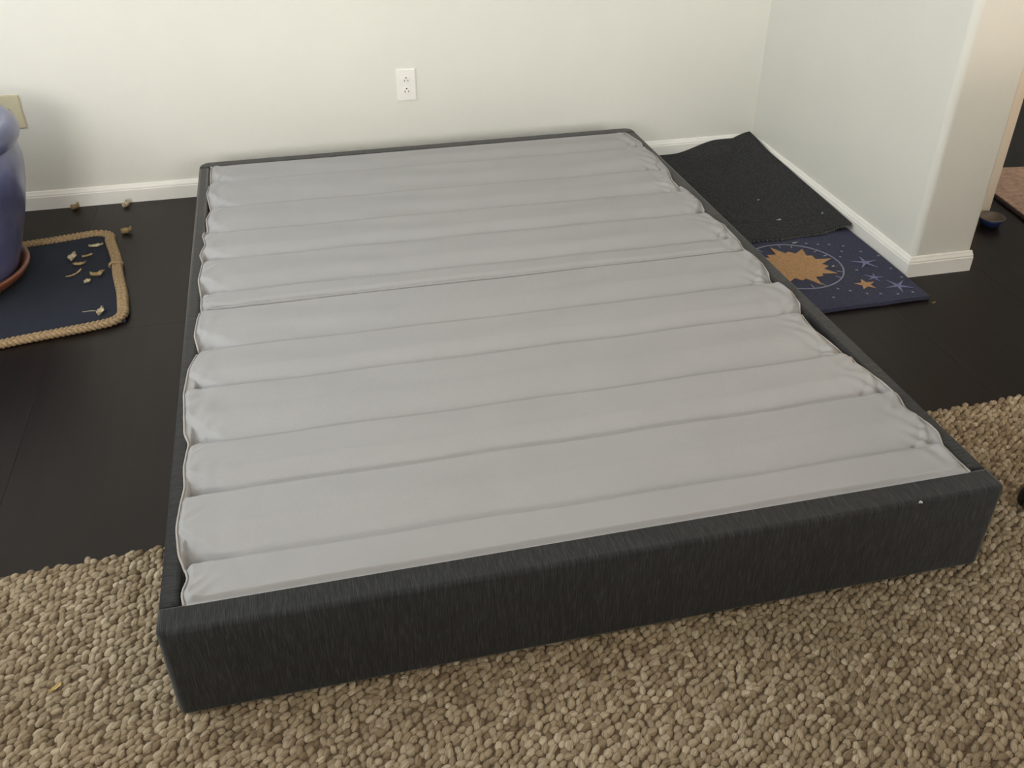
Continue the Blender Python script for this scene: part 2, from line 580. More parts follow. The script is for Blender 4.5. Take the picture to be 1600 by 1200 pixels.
def rail(name, lo, hi, mat, vround, outer, label=None):
    """upholstered rail: soft top edges; vertical corner edges listed in outer get a larger rounding"""
    bm = bmesh.new()
    bm_box(bm, lo, hi)
    ve = []
    for e in bm.edges:
        a, b = e.verts
        if abs(a.co.z - b.co.z) > 1e-4:
            for (ox, oy) in outer:
                if abs(a.co.x - ox) < 1e-5 and abs(a.co.y - oy) < 1e-5:
                    ve.append(e)
    if ve:
        bmesh.ops.bevel(bm, geom=ve, offset=vround, segments=6, affect='EDGES', profile=0.5)
    hz = [e for e in bm.edges if abs(e.verts[0].co.z - e.verts[1].co.z) < 1e-5 and e.verts[0].co.z > hi[2] - 1e-4]
    bmesh.ops.bevel(bm, geom=hz, offset=0.009, segments=4, affect='EDGES', profile=0.5)
    lw = [e for e in bm.edges if abs(e.verts[0].co.z - e.verts[1].co.z) < 1e-5 and e.verts[0].co.z < lo[2] + 1e-4]
    bmesh.ops.bevel(bm, geom=lw, offset=0.007, segments=3, affect='EDGES', profile=0.5)
    for v in bm.verts:            # the frame is a little wider at the foot
        f_ = min(1.0, max(0.0, -v.co.y / BL))
        v.co.x += (0.010 if v.co.x > BW / 2 else -0.005) * f_
    me = from_bm(bm, name)
    o = link(name, me, mat, bed)
    for p in me.polygons:
        p.use_smooth = p.area < 0.02
    return o


RW, ZB = 0.050, 0.02
FOOT = BL - 0.062      # where the foot rail begins
rail('head_rail', (0.0, -RW, ZB), (BW, 0.0, BH), M['tweed_x'], 0.035, [(0, 0), (BW, 0)])
rail('side_rail', (0.0, -FOOT, ZB), (0.034, -RW - 0.0005, BH), M['tweed_y'], 0.01, [])
rail('side_rail', (BW - 0.042, -FOOT, ZB), (BW, -RW - 0.0005, BH), M['tweed_y'], 0.01, [])
rail('foot_rail', (-0.001, -BL, ZB), (BW + 0.001, -FOOT - 0.0008, BH + 0.001), M['tweed_x'], 0.016, [(-0.001, -BL), (BW + 0.001, -BL)])
link('deck', box_mesh('deck', (0.035, -FOOT, 0.05), (BW - 0.043, -RW, BH - 0.030)), M['black_fabric'], bed)
fme = lathe_mesh('glide', [(0.0, 0.0), (0.02, 0.0), (0.022, 0.004), (0.022, ZB + 0.001), (0.0, ZB + 0.001)], 16)
fme.materials.append(M['black_plastic'])
for (u, v) in ((0.024, 0.06), (BW - 0.024, 0.06), (0.024, 1.0), (BW - 0.024, 1.0), (BW / 2, 1.0)):
    link('glide', fme, None, bed, (u, -v, 0.0))


def tolocal(p):
    c, s = math.cos(BTH), math.sin(BTH)
    dx, dy = p[0] - BX, p[1] - BY
    return dx * s - dy * c, dx * c + dy * s      # v, u


left_pts = [(-.738, -.30), (-.737, -.479), (-.742, -.56), (-.726, -.686), (-.737, -.75), (-.732, -.822), (-.744, -.86), (-.733, -.93), (-.746, -.99),
            (-.736, -1.039), (-.743, -1.144), (-.731, -1.25), (-.731, -1.31), (-.736, -1.349), (-.740, -1.43), (-.727, -1.505), (-.746, -1.58), (-.751, -1.67),
            (-.742, -1.824), (-.731, -1.859), (-.737, -1.932), (-.732, -2.0), (-.737, -2.046), (-.740, -2.116), (-.732, -2.183), (-.713, -2.243), (-.722, -2.277),
            (-.716, -2.31)]
right_pts = [(.712, -.29), (.724, -.35), (.738, -.42), (.728, -.459), (.742, -.536), (.738, -.68), (.715, -.782), (.735, -.867), (.737, -.97), (.722, -1.04),
             (.741, -1.13), (.742, -1.22), (.732, -1.286), (.744, -1.38), (.731, -1.462), (.745, -1.55), (.739, -1.61), (.716, -1.664), (.711, -1.741), (.740, -1.821),
             (.733, -1.893), (.752, -1.97), (.756, -2.03), (.744, -2.075), (.762, -2.13), (.764, -2.16), (.744, -2.209), (.748, -2.26), (.751, -2.31)]
Lp = np.array([tolocal(p) for p in left_pts])
Rp = np.array([tolocal(p) for p in right_pts])


def smooth_curve(P, v):
    u = np.interp(v, P[:, 0], P[:, 1])
    k = np.ones(7) / 7
    return np.convolve(np.pad(u, 3, mode='edge'), k, 'valid')


EDGES = [0.04, 0.235, 0.440, 0.625, 0.797, 0.985, 1.062, 1.255, 1.415, 1.615, 1.772, 1.958, 2.10]
DEPTH = [0.007, 0.008, 0.010, 0.011, 0.012, 0.003, 0.010, 0.011, 0.010, 0.016, 0.015, 0.0]
LEFTW = [1.0, 0.8, 0.5, 1.0, 1.0, 1.0, 0.8, 0.9, 0.9, 1.2, 1.35, 1.0]   # relative depth at the left side
RIGHTW = [1.1, 1.0, 1.0, 1.0, 1.0, 1.0, 1.0, 1.0, 1.0, 1.0, 0.7, 1.0]
SLATW = 0.085


def sst(x):
    x = np.clip(x, 0, 1)
    return x * x * (3 - 2 * x)


def cover(name, v0, v1, seed):
    nvv = int((v1 - v0) / 0.0030)
    vq = np.linspace(v0, v1, nvv)
    v = np.concatenate([np.linspace(v0, v0 + 0.012, 24)[:-1], np.linspace(v0 + 0.012, v1 - 0.012, nvv)[:-1], np.linspace(v1 - 0.012, v1, 24)])
    uL = np.interp(v, vq, smooth_curve(Lp, vq)) + 0.002
    uR = np.interp(v, vq, smooth_curve(Rp, vq)) - 0.005
    nvv = len(v)
    s1 = np.concatenate([np.linspace(0, 0.08, 44)[:-1], np.linspace(0.08, 0.92, 110)[:-1], np.linspace(0.92, 1, 44)])
    S, Vv = np.meshgrid(s1, v)
    U = uL[:, None] + (uR - uL)[:, None] * S
    dl, dr = U - uL[:, None], uR[:, None] - U
    # the slat lines are not perfectly straight
    Vw = Vv + 0.006 * np.sin(U * 2.1 + seed) - 0.012 * (S - 0.5) * np.sin(Vv * 3.0) + 0.0015 * np.sin(U * 17 + Vv * 9)
    Z = np.zeros_like(U)
    T = np.zeros_like(U)
    for i in range(len(EDGES) - 1):
        e0, e1, d = EDGES[i], EDGES[i + 1], DEPTH[i]
        m = (Vw >= e0) & (Vw < e1)
        sw = min(SLATW, (e1 - e0) * 0.5)
        t = (Vw - e0 - sw) / max(1e-4, (e1 - 0.020 - e0 - sw))
        down = sst(t)
        upr = sst((Vw - (e1 - 0.022)) / 0.022)
        k = LEFTW[i] * (1 - S) + RIGHTW[i] * S
        Z = np.where(m, -d * k * down * (1 - upr), Z)
        T = np.where(m, np.clip(t, 0, 1) * (1 - upr), T)
    # slack between the slats: broad crosswise waves and a few diagonal wrinkles
    Z += 0.0010 * np.sin(Vw * 60 + 3 * np.sin(U * 4 + seed)) * np.sin(U * 5 + Vw * 3)
    Z += 0.0007 * np.sin(U * 75 + 5 * np.sin(Vw * 11)) * sst((0.2 - dl) / 0.2)
    Z += 0.0012 * np.sin((U + Vw * 0.8) * 55 + 4 * np.sin(Vw * 7)) * sst((0.22 - dr) / 0.22)
    # sides: in each bay the cloth slopes down to the hem in a fold that widens towards the next slat
    pl = np.interp(Vv, np.linspace(0, 2.1, 24), rng.uniform(0.65, 1.2, 24))
    pr = np.interp(Vv, np.linspace(0, 2.1, 24), rng.uniform(0.65, 1.2, 24))
    wl = 0.010 + 0.095 * pl * T
    Z += -(0.010 + 0.009 * T) * (1 - sst(dl / wl)) - 0.008 * T * pl * np.exp(-((dl / wl - 0.45) / 0.32) ** 2)
    Z += 0.0022 * pl * np.sin(Vv * 120 + 4 * np.sin(Vv * 31) + dl * 160) * np.exp(-(dl / 0.035) ** 2) * sst(dl / 0.006)
    ph = np.interp(Vv, np.linspace(0, 2.1, 40), rng.uniform(0, 6.28, 40))
    Z += 0.0032 * pl * np.sin(Vv * 85 + ph + dl * 110) * np.exp(-((dl - 0.03) / 0.025) ** 2) * (0.35 + 0.65 * T)
    Z += 0.0030 * pr * np.sin(Vv * 90 - ph + dr * 120) * np.exp(-((dr - 0.035) / 0.03) ** 2) * (0.35 + 0.65 * T)
    wr = 0.010 + 0.052 * pr * T
    Z += -(0.010 + 0.008 * T) * (1 - sst(dr / wr)) + 0.008 * T * pr * np.exp(-((dr / wr - 0.55) / 0.25) ** 2)
    Z += -0.004 * T * pr * np.exp(-((dr - wr) / 0.006) ** 2)
    Z += 0.0022 * pr * np.sin(Vv * 110 + 4 * np.sin(Vv * 27) - dr * 150) * np.exp(-(dr / 0.035) ** 2) * sst(dr / 0.006)
    # the ends of the panel turn down
    e_in = 0.010
    Z += -(0.030 if v0 > 0.5 else 0.016) * (1 - sst((Vv - v0) / (0.004 if v0 > 0.5 else e_in)))
    Z += -(0.030 if v1 < 1.5 else 0.014) * (1 - sst((v1 - Vv) / (0.0025 if v1 < 1.5 else 0.010)))
    z = BH + 0.0115 - 0.0075 * (1 - sst((Vv - 0.05) / 0.16)) + Z
    # never lower than the upholstery it lies on
    rail_in = (U < 0.034 - 0.005 * Vv / BL + 0.002) | (U > BW - 0.042 + 0.010 * Vv / BL - 0.002) | (Vv < RW + 0.003) | (Vv > FOOT - 0.003)
    z = np.where(rail_in, np.maximum(z, BH + 0.0006), z)
    nu = len(s1)
    P = np.stack([U, -Vv, z], -1).reshape(-1, 3)
    idx = np.arange(nvv * nu).reshape(nvv, nu)
    F = np.stack([idx[:-1, :-1], idx[1:, :-1], idx[1:, 1:], idx[:-1, 1:]], -1).reshape(-1, 4)
    me = bpy.data.meshes.new(name)
    me.vertices.add(len(P))
    me.vertices.foreach_set('co', P.ravel().astype(np.float32))
    me.loops.add(F.size)
    me.loops.foreach_set('vertex_index', F.ravel().astype(np.int32))
    me.polygons.add(len(F))
    me.polygons.foreach_set('loop_start', (np.arange(len(F)) * 4).astype(np.int32))
    me.polygons.foreach_set('use_smooth', np.ones(len(F), bool))
    me.update(calc_edges=True)
    o = link(name, me, M['cover'], bed)
    st_ = 3
    hz = z.reshape(nvv, nu)
    hp = [np.stack([uL[::st_] - 0.0005, -v[::st_], hz[::st_, 0] + 0.0016], -1), np.stack([uR[::st_] + 0.0005, -v[::st_], hz[::st_, -1] + 0.0016], -1)]
    for h_ in hp:
        link('hem', tube_mesh('hem', [h_], 0.0022, 6), M['hem'], o, smooth=True)
    return o


SEAM = 1.0575
cover('slat_cover', 0.052, SEAM - 0.0022, 1.0)
cover('slat_cover', SEAM + 0.0022, 2.040, 2.3)

# ------------------------------------------------------------------ wall outlets


def rounded_rect(w_, h_, r, n=5):
    pts = []
    for (cx, cy, a0) in ((w_ / 2 - r, h_ / 2 - r, 0), (-w_ / 2 + r, h_ / 2 - r, PI / 2), (-w_ / 2 + r, -h_ / 2 + r, PI), (w_ / 2 - r, -h_ / 2 + r, 1.5 * PI)):
        for i in range(n + 1):
            a = a0 + PI / 2 * i / n
            pts.append((cx + r * math.cos(a), cy + r * math.sin(a)))
    return pts


def wall_piece(name, outline, d0, d1, mat, parent, loc=(0, 0), bevel=0.0):
    """flat piece on the back wall: outline in wall x/z, from depth d0 to d1 in front of the wall"""
    bm = bmesh.new()
    vs = [bm.verts.new((x_ + loc[0], -d0, z_ + loc[1])) for x_, z_ in outline]
    f = bm.faces.new(vs)
    r = bmesh.ops.extrude_face_region(bm, geom=[f])
    nv_ = [g for g in r['geom'] if isinstance(g, bmesh.types.BMVert)]
    for v in nv_:
        v.co.y = -d1
    if bevel:
        s = set(nv_)
        bmesh.ops.bevel(bm, geom=[e for e in bm.edges if e.verts[0] in s and e.verts[1] in s], offset=bevel, segments=2, affect='EDGES')
    return link(name, from_bm(bm, name), mat, parent)


ot = tag(empty('wall_outlet', (-0.034, 0.0, 0.355)), 'white duplex wall outlet above the head of the bed base', 'outlet')
wall_piece('cover_plate', rounded_rect(0.070, 0.114, 0.004), 0.0, 0.006, M['plate_white'], ot, bevel=0.0025)
for dz in (0.0195, -0.0195):
    oc = [(0.0165 * math.cos(a) * 1.03, max(-0.0125, min(0.0125, 0.0172 * math.sin(a)))) for a in [2 * PI * i / 24 for i in range(24)]]
    rc = wall_piece('receptacle', oc, 0.005, 0.0078, M['plate_white'], ot, (0, dz), 0.0006)
    wall_piece('slot', rounded_rect(0.0022, 0.008, 0.0005, 2), 0.0072, 0.0081, M['slot'], rc, (-0.0064, dz - 0.003))
    wall_piece('slot', rounded_rect(0.0022, 0.0065, 0.0005, 2), 0.0072, 0.0081, M['slot'], rc, (0.0064, dz - 0.003))
    wall_piece('slot', [(0.0026 * math.cos(2 * PI * i / 12), 0.0026 * math.sin(2 * PI * i / 12)) for i in range(12)], 0.0072, 0.0081, M['slot'], rc, (0, dz + 0.0072))
wall_piece('screw', [(0.003 * math.cos(2 * PI * i / 12), 0.003 * math.sin(2 * PI * i / 12)) for i in range(12)], 0.005, 0.0071, M['plate_white'], ot)

pt = tag(empty('cable_plate', (-1.377, 0.0, 0.352)), 'ivory cable wall plate half hidden behind the blue pot', 'wall plate')
wall_piece('cover_plate', rounded_rect(0.070, 0.114, 0.004), 0.0, 0.006, M['plate_ivory'], pt, bevel=0.0025)
wall_piece('connector', [(0.0055 * math.cos(2 * PI * i / 12), 0.0055 * math.sin(2 * PI * i / 12)) for i in range(12)], 0.005, 0.016, M['slot'], pt, (-0.008, 0.006))
for dz in (0.042, -0.042):
    wall_piece('screw', [(0.003 * math.cos(2 * PI * i / 12), 0.003 * math.sin(2 * PI * i / 12)) for i in range(12)], 0.005, 0.0071, M['plate_ivory'], pt, (0, dz))

# ------------------------------------------------------------------ navy mat with braided border, saucer, pot
MA = math.radians(10.5)
ML, MW_ = 1.05, 0.683
mc = Vector((-1.030 - 0.5 * ML * math.cos(MA), -0.600 - 0.5 * ML * math.sin(MA), 0))
nm = tag(empty('braided_mat', mc, MA), 'navy mat with a braided tan jute border under the blue pot', 'mat')
link('woven_field', box_mesh('woven_field', (-ML / 2 + 0.02, -MW_ / 2 + 0.02, 0.0005), (ML / 2 - 0.02, MW_ / 2 - 0.02, 0.008), 0.002, 2), M['navy_mat'], nm)
# centre line of the border
cr = 0.055
hw, hh = ML / 2 - 0.018, MW_ / 2 - 0.018
pts = []
for (cx, cy, a0) in ((hw - cr, hh - cr, 0), (-hw + cr, hh - cr, PI / 2), (-hw + cr, -hh + cr, PI), (hw - cr, -hh + cr, 1.5 * PI)):
    for i in range(13):
        a = a0 + PI / 2 * i / 12
        pts.append((cx + cr * math.cos(a), cy + cr * math.sin(a)))
pts = np.array(pts + [pts[0]])
seg = np.linalg.norm(np.diff(pts, axis=0), axis=1)
cum = np.concatenate([[0], np.cumsum(seg)])
tot = cum[-1]
ns = int(tot / 0.0034)
ss = np.linspace(0, tot, ns, endpoint=False)
bxp, byp = np.interp(ss, cum, pts[:, 0]), np.interp(ss, cum, pts[:, 1])
tx, ty = np.roll(bxp, -1) - np.roll(bxp, 1), np.roll(byp, -1) - np.roll(byp, 1)
tl = np.hypot(tx, ty)
nx_, ny_ = ty / tl, -tx / tl
wob = 0.003 * np.sin(ss * 9.0) + 0.002 * np.sin(ss * 23.0)
cyc = 2 * PI * round(tot / 0.042) / tot
strands = []
for k in range(3):
    ph = 2 * PI * k / 3
    lat = 0.0115 * np.sin(ss * cyc + ph) + wob
    hgt = 0.0105 + 0.0042 * np.sin(2 * (ss * cyc + ph))
    strands.append(np.stack([bxp + nx_ * lat, byp + ny_ * lat, hgt], -1))
brd = link('braided_border', tube_mesh('braided_border', strands, 0.0066, 7, closed=True), M['jute'], nm, smooth=True)
# splice where the two ends of the braid were bound together
sp = []
for i in range(60):
    a = 2 * PI * 4 * i / 59
    sp.append((hw + 0.0215 * math.cos(a), 0.055 - 0.007 + 0.014 * i / 59, 0.0115 + 0.0105 * math.sin(a)))
link('binding', tube_mesh('binding', [sp], 0.0028, 6), M['jute'], brd, smooth=True)

PX, PY = -1.55, -0.56
sau = [(0.0, 0.0), (0.195, 0.0), (0.210, 0.003), (0.236, 0.026), (0.246, 0.042), (0.245, 0.050), (0.238, 0.052), (0.228, 0.044), (0.205, 0.012), (0.0, 0.010)]
tag(link('plant_saucer', lathe_mesh('plant_saucer', sau, 64), M['terracotta'], None, (PX, PY, 0.0082), smooth=True),
    'shiny reddish-brown clay saucer under the blue pot', 'saucer')
pot = tag(empty('plant_pot', (PX, PY, 0.0185)), 'large cobalt blue glazed pot with rolled rim by the left edge', 'pot')
rim = [(0.318 + 0.030 * math.cos(a) * 0.9, 0.448 + 0.040 * math.sin(a)) for a in [math.radians(d) for d in range(-115, 200, 21)]]
body = [(0.0, 0.0), (0.196, 0.0), (0.204, 0.004), (0.222, 0.05), (0.240, 0.095), (0.262, 0.155), (0.281, 0.215), (0.296, 0.27), (0.307, 0.325), (0.309, 0.355),
        (0.306, 0.380), (0.301, 0.398), (0.299, 0.404)]
inner = [(0.283, 0.46), (0.281, 0.42), (0.279, 0.36), (0.262, 0.25), (0.2, 0.02), (0.0, 0.02)]
link('pot_body', lathe_mesh('pot_body', body + [(0.292, 0.412)] + inner[1:], 72), M['glaze'], pot, smooth=True)
link('rolled_rim', lathe_mesh('rolled_rim', [(0.296 + 0.027 * math.cos(a), 0.440 + 0.033 * math.sin(a)) for a in [2 * PI * i / 20 for i in range(20)]], 72, closed=True), M['glaze'], pot, smooth=True)
link('soil', lathe_mesh('soil', [(0.0, 0.372), (0.12, 0.37), (0.2, 0.364), (0.277, 0.36), (0.277, 0.35), (0.0, 0.35)], 40), M['soil'], pot, smooth=True)


# ------------------------------------------------------------------ mats by the right wall
def bilerp_sheet(name, fn, nu, nv_, th):
    """sheet with thickness from fn(s,t)->(x,y,z)"""
    vs, fs = [], []
    for layer in (0, 1):
        for j in range(nv_ + 1):
            for i in range(nu + 1):
                x_, y_, z_ = fn(i / nu, j / nv_)
                vs.append((x_, y_, z_ + (th if layer else 0)))
    n1 = nu + 1
    tot_ = n1 * (nv_ + 1)
    for j in range(nv_):
        for i in range(nu):
            a = j * n1 + i
            fs.append((a, a + n1, a + n1 + 1, a + 1))
            b = a + tot_
            fs.append((b, b + 1, b + n1 + 1, b + n1))
    for i in range(nu):
        a = i
        fs.append((a, a + 1, a + 1 + tot_, a + tot_))
        a = nv_ * n1 + i
        fs.append((a + 1, a, a + tot_, a + 1 + tot_))
    for j in range(nv_):
        a = j * n1
        fs.append((a + n1, a, a + tot_, a + n1 + tot_))
        a = j * n1 + nu
        fs.append((a, a + n1, a + n1 + tot_, a + tot_))
    me_ = bpy.data.meshes.new(name)
    me_.from_pydata(vs, [], fs)
    me_.update()
    return me_


# blue celestial mat
bl = tag(empty('celestial_mat', (1.0, -1.06, 0.0)), 'navy blue mat with a tan sun, ring and stars by the right wall', 'mat')
bmat = bilerp_sheet('pile_field', lambda s, t: (-0.185 + 0.535 * s, -0.262 + 0.008 * s + 0.54 * t, 0.0008 + 0.0015 * math.sin(9 * s + 4 * t) ** 2), 24, 20, 0.0125)
link('pile_field', bmat, M['blue_mat'], bl)


def motif(name, outlines, mat, z=0.0150, th=0.0012):
    bm = bmesh.new()
    for ol in outlines:
        vs = [bm.verts.new((x_ - 1.0, y_ + 1.06, z)) for x_, y_ in ol]
        f = bm.faces.new(vs)
        r = bmesh.ops.extrude_face_region(bm, geom=[f])
        for v in r['geom']:
            if isinstance(v, bmesh.types.BMVert):
                v.co.z = z + th
    bmesh.ops.triangulate(bm, faces=[f for f in bm.faces if len(f.verts) > 4])
    return link(name, from_bm(bm, name), mat, bl)


SX, SY = 1.045, -1.045
sun = []
nr = 16
rl = [0.128, 0.10, 0.12, 0.098, 0.13, 0.105, 0.125, 0.10, 0.135, 0.10, 0.12, 0.10, 0.13, 0.10, 0.12, 0.105]
for i in range(nr):
    a = 2 * PI * i / nr + 0.1
    sun.append((SX + 0.088 * math.cos(a - PI / nr), SY + 0.088 * math.sin(a - PI / nr)))
    rr = rl[i] * (1.08 if i % 2 == 0 else 1.0)
    sun.append((SX + rr * math.cos(a + 0.05), SY + rr * math.sin(a + 0.05)))
motif('sun_motif', [sun], M['sun_print'])


def strip_ring(cx, cy, r, wd, a0, a1, n=24):
    return [[(cx + rr * math.cos(a0 + (a1 - a0) * k / n), cy + rr * math.sin(a0 + (a1 - a0) * k / n)) for (rr, k) in
             ((r, i), (r, i + 1), (r + wd, i + 1), (r + wd, i))] for i in range(n)]


rg = strip_ring(SX - 0.005, SY, 0.150, 0.005, 0, 2 * PI, 56)
for i in range(22):
    a = 2 * PI * i / 22 + 0.05
    if i % 3:
        c_, s_ = math.cos(a), math.sin(a)
        rg.append([(SX + r * c_ - t_ * s_, SY + r * s_ + t_ * c_) for r, t_ in ((0.128, -0.0016), (0.15, -0.0016), (0.15, 0.0016), (0.128, 0.0016))])
motif('ring_motif', rg, M['ring_print'], 0.0148)


def star(cx, cy, r, n=5, inner=0.42, rot=0.3, sx_=1.0):
    return [(cx + sx_ * (r if i % 2 == 0 else r * inner) * math.cos(rot + PI * i / n), cy + (r if i % 2 == 0 else r * inner) * math.sin(rot + PI * i / n)) for i in range(2 * n)]


motif('star_motif', [star(1.197, -1.208, 0.034, 5, 0.42, 0.25)], M['sun_print'])
for (x_, y_, r_, rt) in ((1.272, -1.075, 0.045, 0.2), (1.290, -1.238, 0.044, 0.7), (1.246, -1.172, 0.030, 1.1)):
    motif('star_motif', [star(x_, y_, r_, 5, 0.2, rt)], M['star_print'])
random.seed(5)
for (x_, y_) in ((1.19, -0.92), (1.225, -0.93), (1.265, -0.95), (1.24, -0.985), (1.30, -1.0), (1.215, -1.02), (1.33, -1.13), (1.33, -1.19), (1.22, -1.115), (1.13, -1.235),
                 (1.17, -1.262), (1.21, -1.272), (1.26, -1.285), (1.31, -1.285), (1.06, -1.262), (1.10, -1.215), (1.34, -1.04), (1.155, -0.905)):
    motif('dot_motif', [star(x_, y_, 0.0055, 4, 0.6, 0.4)], M['ring_print'])


# black mat laid over it, riding up the baseboards
def black_z(x_, y_):
    # rises towards the right wall and, near the corner, up the back wall
    rx = sst(np.array((x_ - 1.18) / 0.18))
    k = 0.030 + 0.028 * (y_ + 0.85) / 0.85
    z_ = float(rx) * k
    by_ = float(sst(np.array((y_ + 0.22) / 0.20))) * float(sst(np.array((x_ - 1.02) / 0.2)))
    z_ = max(z_, 0.046 * by_, z_ + 0.012 * by_)
    over = float(sst(np.array((-0.80 - y_ * 1.0 + 0.10) / 0.05)))    # climbs over the edge of the blue mat below
    return 0.0012 + max(z_, 0.0155 * over) + 0.0015 * math.sin(x_ * 21) * math.sin(y_ * 17) ** 2


def black_fn(s, t):
    x_ = 0.83 + (1.352 - 0.83) * s
    y0 = -0.852 - 0.030 * (1 - s) * 0.5 + 0.035 * max(0, s - 0.62) ** 1.0 + 0.004 * math.sin(s * 23)
    y_ = y0 + (-0.0165 - y0) * t
    return x_, y_, black_z(x_, y_)


bk = tag(empty('black_mat', (0, 0, 0)), 'black floor mat curling up in the wall corner, over the blue mat', 'mat')
link('pile_field', bilerp_sheet('pile_field', black_fn, 60, 80, 0.009), M['black_mat'], bk, smooth=False)
fr = []
for i in range(150):
    s = i / 149
    x_, y_, z_ = black_fn(s, 0)
    ln = random.uniform(0.002, 0.009)
    dx = random.uniform(-0.006, 0.006)
    fr.append([(x_, y_ + 0.003, z_ + 0.006), (x_ + dx * 0.5, y_ - ln * 0.5, z_ + 0.004), (x_ + dx, y_ - ln, z_ + 0.0005)])
o = link('frayed_edge', tube_mesh('frayed_edge', fr, 0.0011, 4), M['mat_back'], bk)
o['kind'] = 'stuff'


# ------------------------------------------------------------------ fallen leaf bits and lint
def leaf_mesh(name, ln, wd, curl, fork=False, seed=0, th=0.0006):
    r = random.Random(seed)
    n, m_ = 10, 4
    vs, fs = [], []
    tw = r.uniform(-0.8, 0.8)
    bend = r.uniform(-0.25, 0.25)
    for layer in (0, 1):
        for i in range(n + 1):
            s = i / n
            wv = wd * (math.sin(PI * min(1, s * 0.93 + 0.06)) ** 0.7) * (1 + 0.25 * math.sin(s * 17 + seed))
            if fork and s > 0.55:
                wv *= 1.5
            for j in range(m_ + 1):
                q_ = j / m_ - 0.5
                x_ = (s - 0.5) * ln
                y_ = q_ * wv + bend * ln * (s - 0.5) ** 2 * 2
                if fork and s > 0.7:
                    x_ -= (1 - abs(q_) * 2) * ln * 0.28 * (s - 0.7) / 0.3
                z_ = curl * (abs(q_) * 2) ** 2 * wd * 0.5 + curl * (s - 0.4) ** 2 * ln * 0.5 + 0.15 * wd * math.sin(s * 9 + seed) * q_ + tw * q_ * (s - 0.5) * wd * 0.3
                vs.append([x_, y_, z_ + th * layer])
    zmin = min(v[2] for v in vs)
    vs = [(a, b, c - zmin) for a, b, c in vs]
    n1 = m_ + 1
    tt = n1 * (n + 1)
    for i in range(n):
        for j in range(m_):
            a = i * n1 + j
            fs += [(a, a + n1, a + n1 + 1, a + 1), (a + tt, a + 1 + tt, a + n1 + 1 + tt, a + n1 + tt)]
    for i in range(n):
        a = i * n1
        fs.append((a + n1, a, a + tt, a + n1 + tt))
        a = i * n1 + m_
        fs.append((a, a + n1, a + n1 + tt, a + tt))
    for j in range(m_):
        a = j
        fs.append((a, a + 1, a + 1 + tt, a + tt))
        a = n * n1 + j
        fs.append((a + 1, a, a + tt, a + 1 + tt))
    me_ = bpy.data.meshes.new(name)
    me_.from_pydata(vs, [], fs)
    me_.update()
    return me_


ZM = 0.0082
bits = [  # x, y, z, rot, length, width, curl, fork, material, label
    (-1.137, -0.392, ZM, 0.05, 0.046, 0.017, 0.7, False, 'leaf_pale', 'broad pale dry leaf bit nearest the back corner of the navy mat'),
    (-1.200, -0.470, ZM, 1.4, 0.044, 0.024, 0.9, False, 'leaf_pale', 'curled cream petal, leftmost of the bits on the navy mat'),
    (-1.172, -0.520, ZM, -0.1, 0.045, 0.017, 0.6, True, 'leaf_tan', 'tan forked leaf bit touching the curled cream petal'),
    (-1.176, -0.588, ZM, 0.75, 0.058, 0.009, 0.6, False, 'leaf_tan', 'thin slanted leaf sliver on the navy mat'),
    (-1.155, -0.462, ZM, 0.3, 0.034, 0.012, 0.8, False, 'leaf_tan', 'small dull leaf bit below the broad pale one on the navy mat'),
    (-1.104, -0.612, ZM, 0.1, 0.046, 0.019, 1.0, True, 'leaf_tan', 'three-pointed tan leaf bit near the bound splice of the mat border'),
    (-1.130, -0.650, ZM, 0.6, 0.022, 0.018, 0.8, False, 'leaf_pale', 'tiny whitish chip on the middle of the navy mat'),
    (-1.066, -0.862, ZM, 1.3, 0.036, 0.018, 1.1, False, 'leaf_pale', 'curled cream petal beside the front border of the navy mat'),
    (-1.053, -0.286, 0.0002, 0.2, 0.036, 0.024, 1.2, False, 'leaf_tan', 'tan curled leaf on bare floor outside the corner of the navy mat'),
    (-1.253, -0.034, 0.0002, 0.5, 0.030, 0.020, 1.4, False, 'leaf_tan', 'crumpled tan leaf against the baseboard near the pot'),
    (-1.077, -0.050, 0.0002, 0.9, 0.034, 0.018, 1.4, True, 'leaf_pale', 'grey wispy leaf against the baseboard near the bed base'),
    (-0.972, -2.246, 0.0165, 0.7, 0.026, 0.009, 0.5, False, 'leaf_yellow', 'small yellow leaf fleck lying on the wool rug'),
]
for i, (x_, y_, z_, rz, ln, wd, cu, fk, mt, lb) in enumerate(bits):
    o = link('dry_leaf', leaf_mesh('dry_leaf', ln, wd, cu, fk, i + 3), M[mt], None, (x_, y_, z_), (0, 0, rz), smooth=True)
    tag(o, lb, 'leaf', 'fallen dry leaf bits')
stem = tube_mesh('dry_twig', [[(0, 0, 0.0012), (-0.02, 0.004, 0.0014), (-0.042, 0.003, 0.0012)]], 0.0009, 5)
tag(link('dry_twig', stem, M['leaf_pale'], None, (-1.078, -0.845, ZM), smooth=True), 'thin pale stem fragment near the front border of the navy mat', 'stem')
lint = [
    (1.157, -0.704, 0.2, 0.026, 0.012, 'white lint fleck on the black mat, larger one'),
    (1.300, -0.735, 0.9, 0.016, 0.010, 'grey lint fleck on the black mat near the wall'),
    (1.162, -0.525, 0.6, 0.014, 0.007, 'faint lint fleck in the middle of the black mat'),
    (1.118, -0.897, 0.1, 0.030, 0.010, 'white scrap just in front of the frayed black mat edge'),
    (1.157, -1.080, 0.3, 0.016, 0.010, 'bright scrap on the ring of the sun mat'),
    (1.352, -1.335, 0.3, 0.020, 0.010, 'tan crumb on the floor at the front corner of the blue mat'),
]
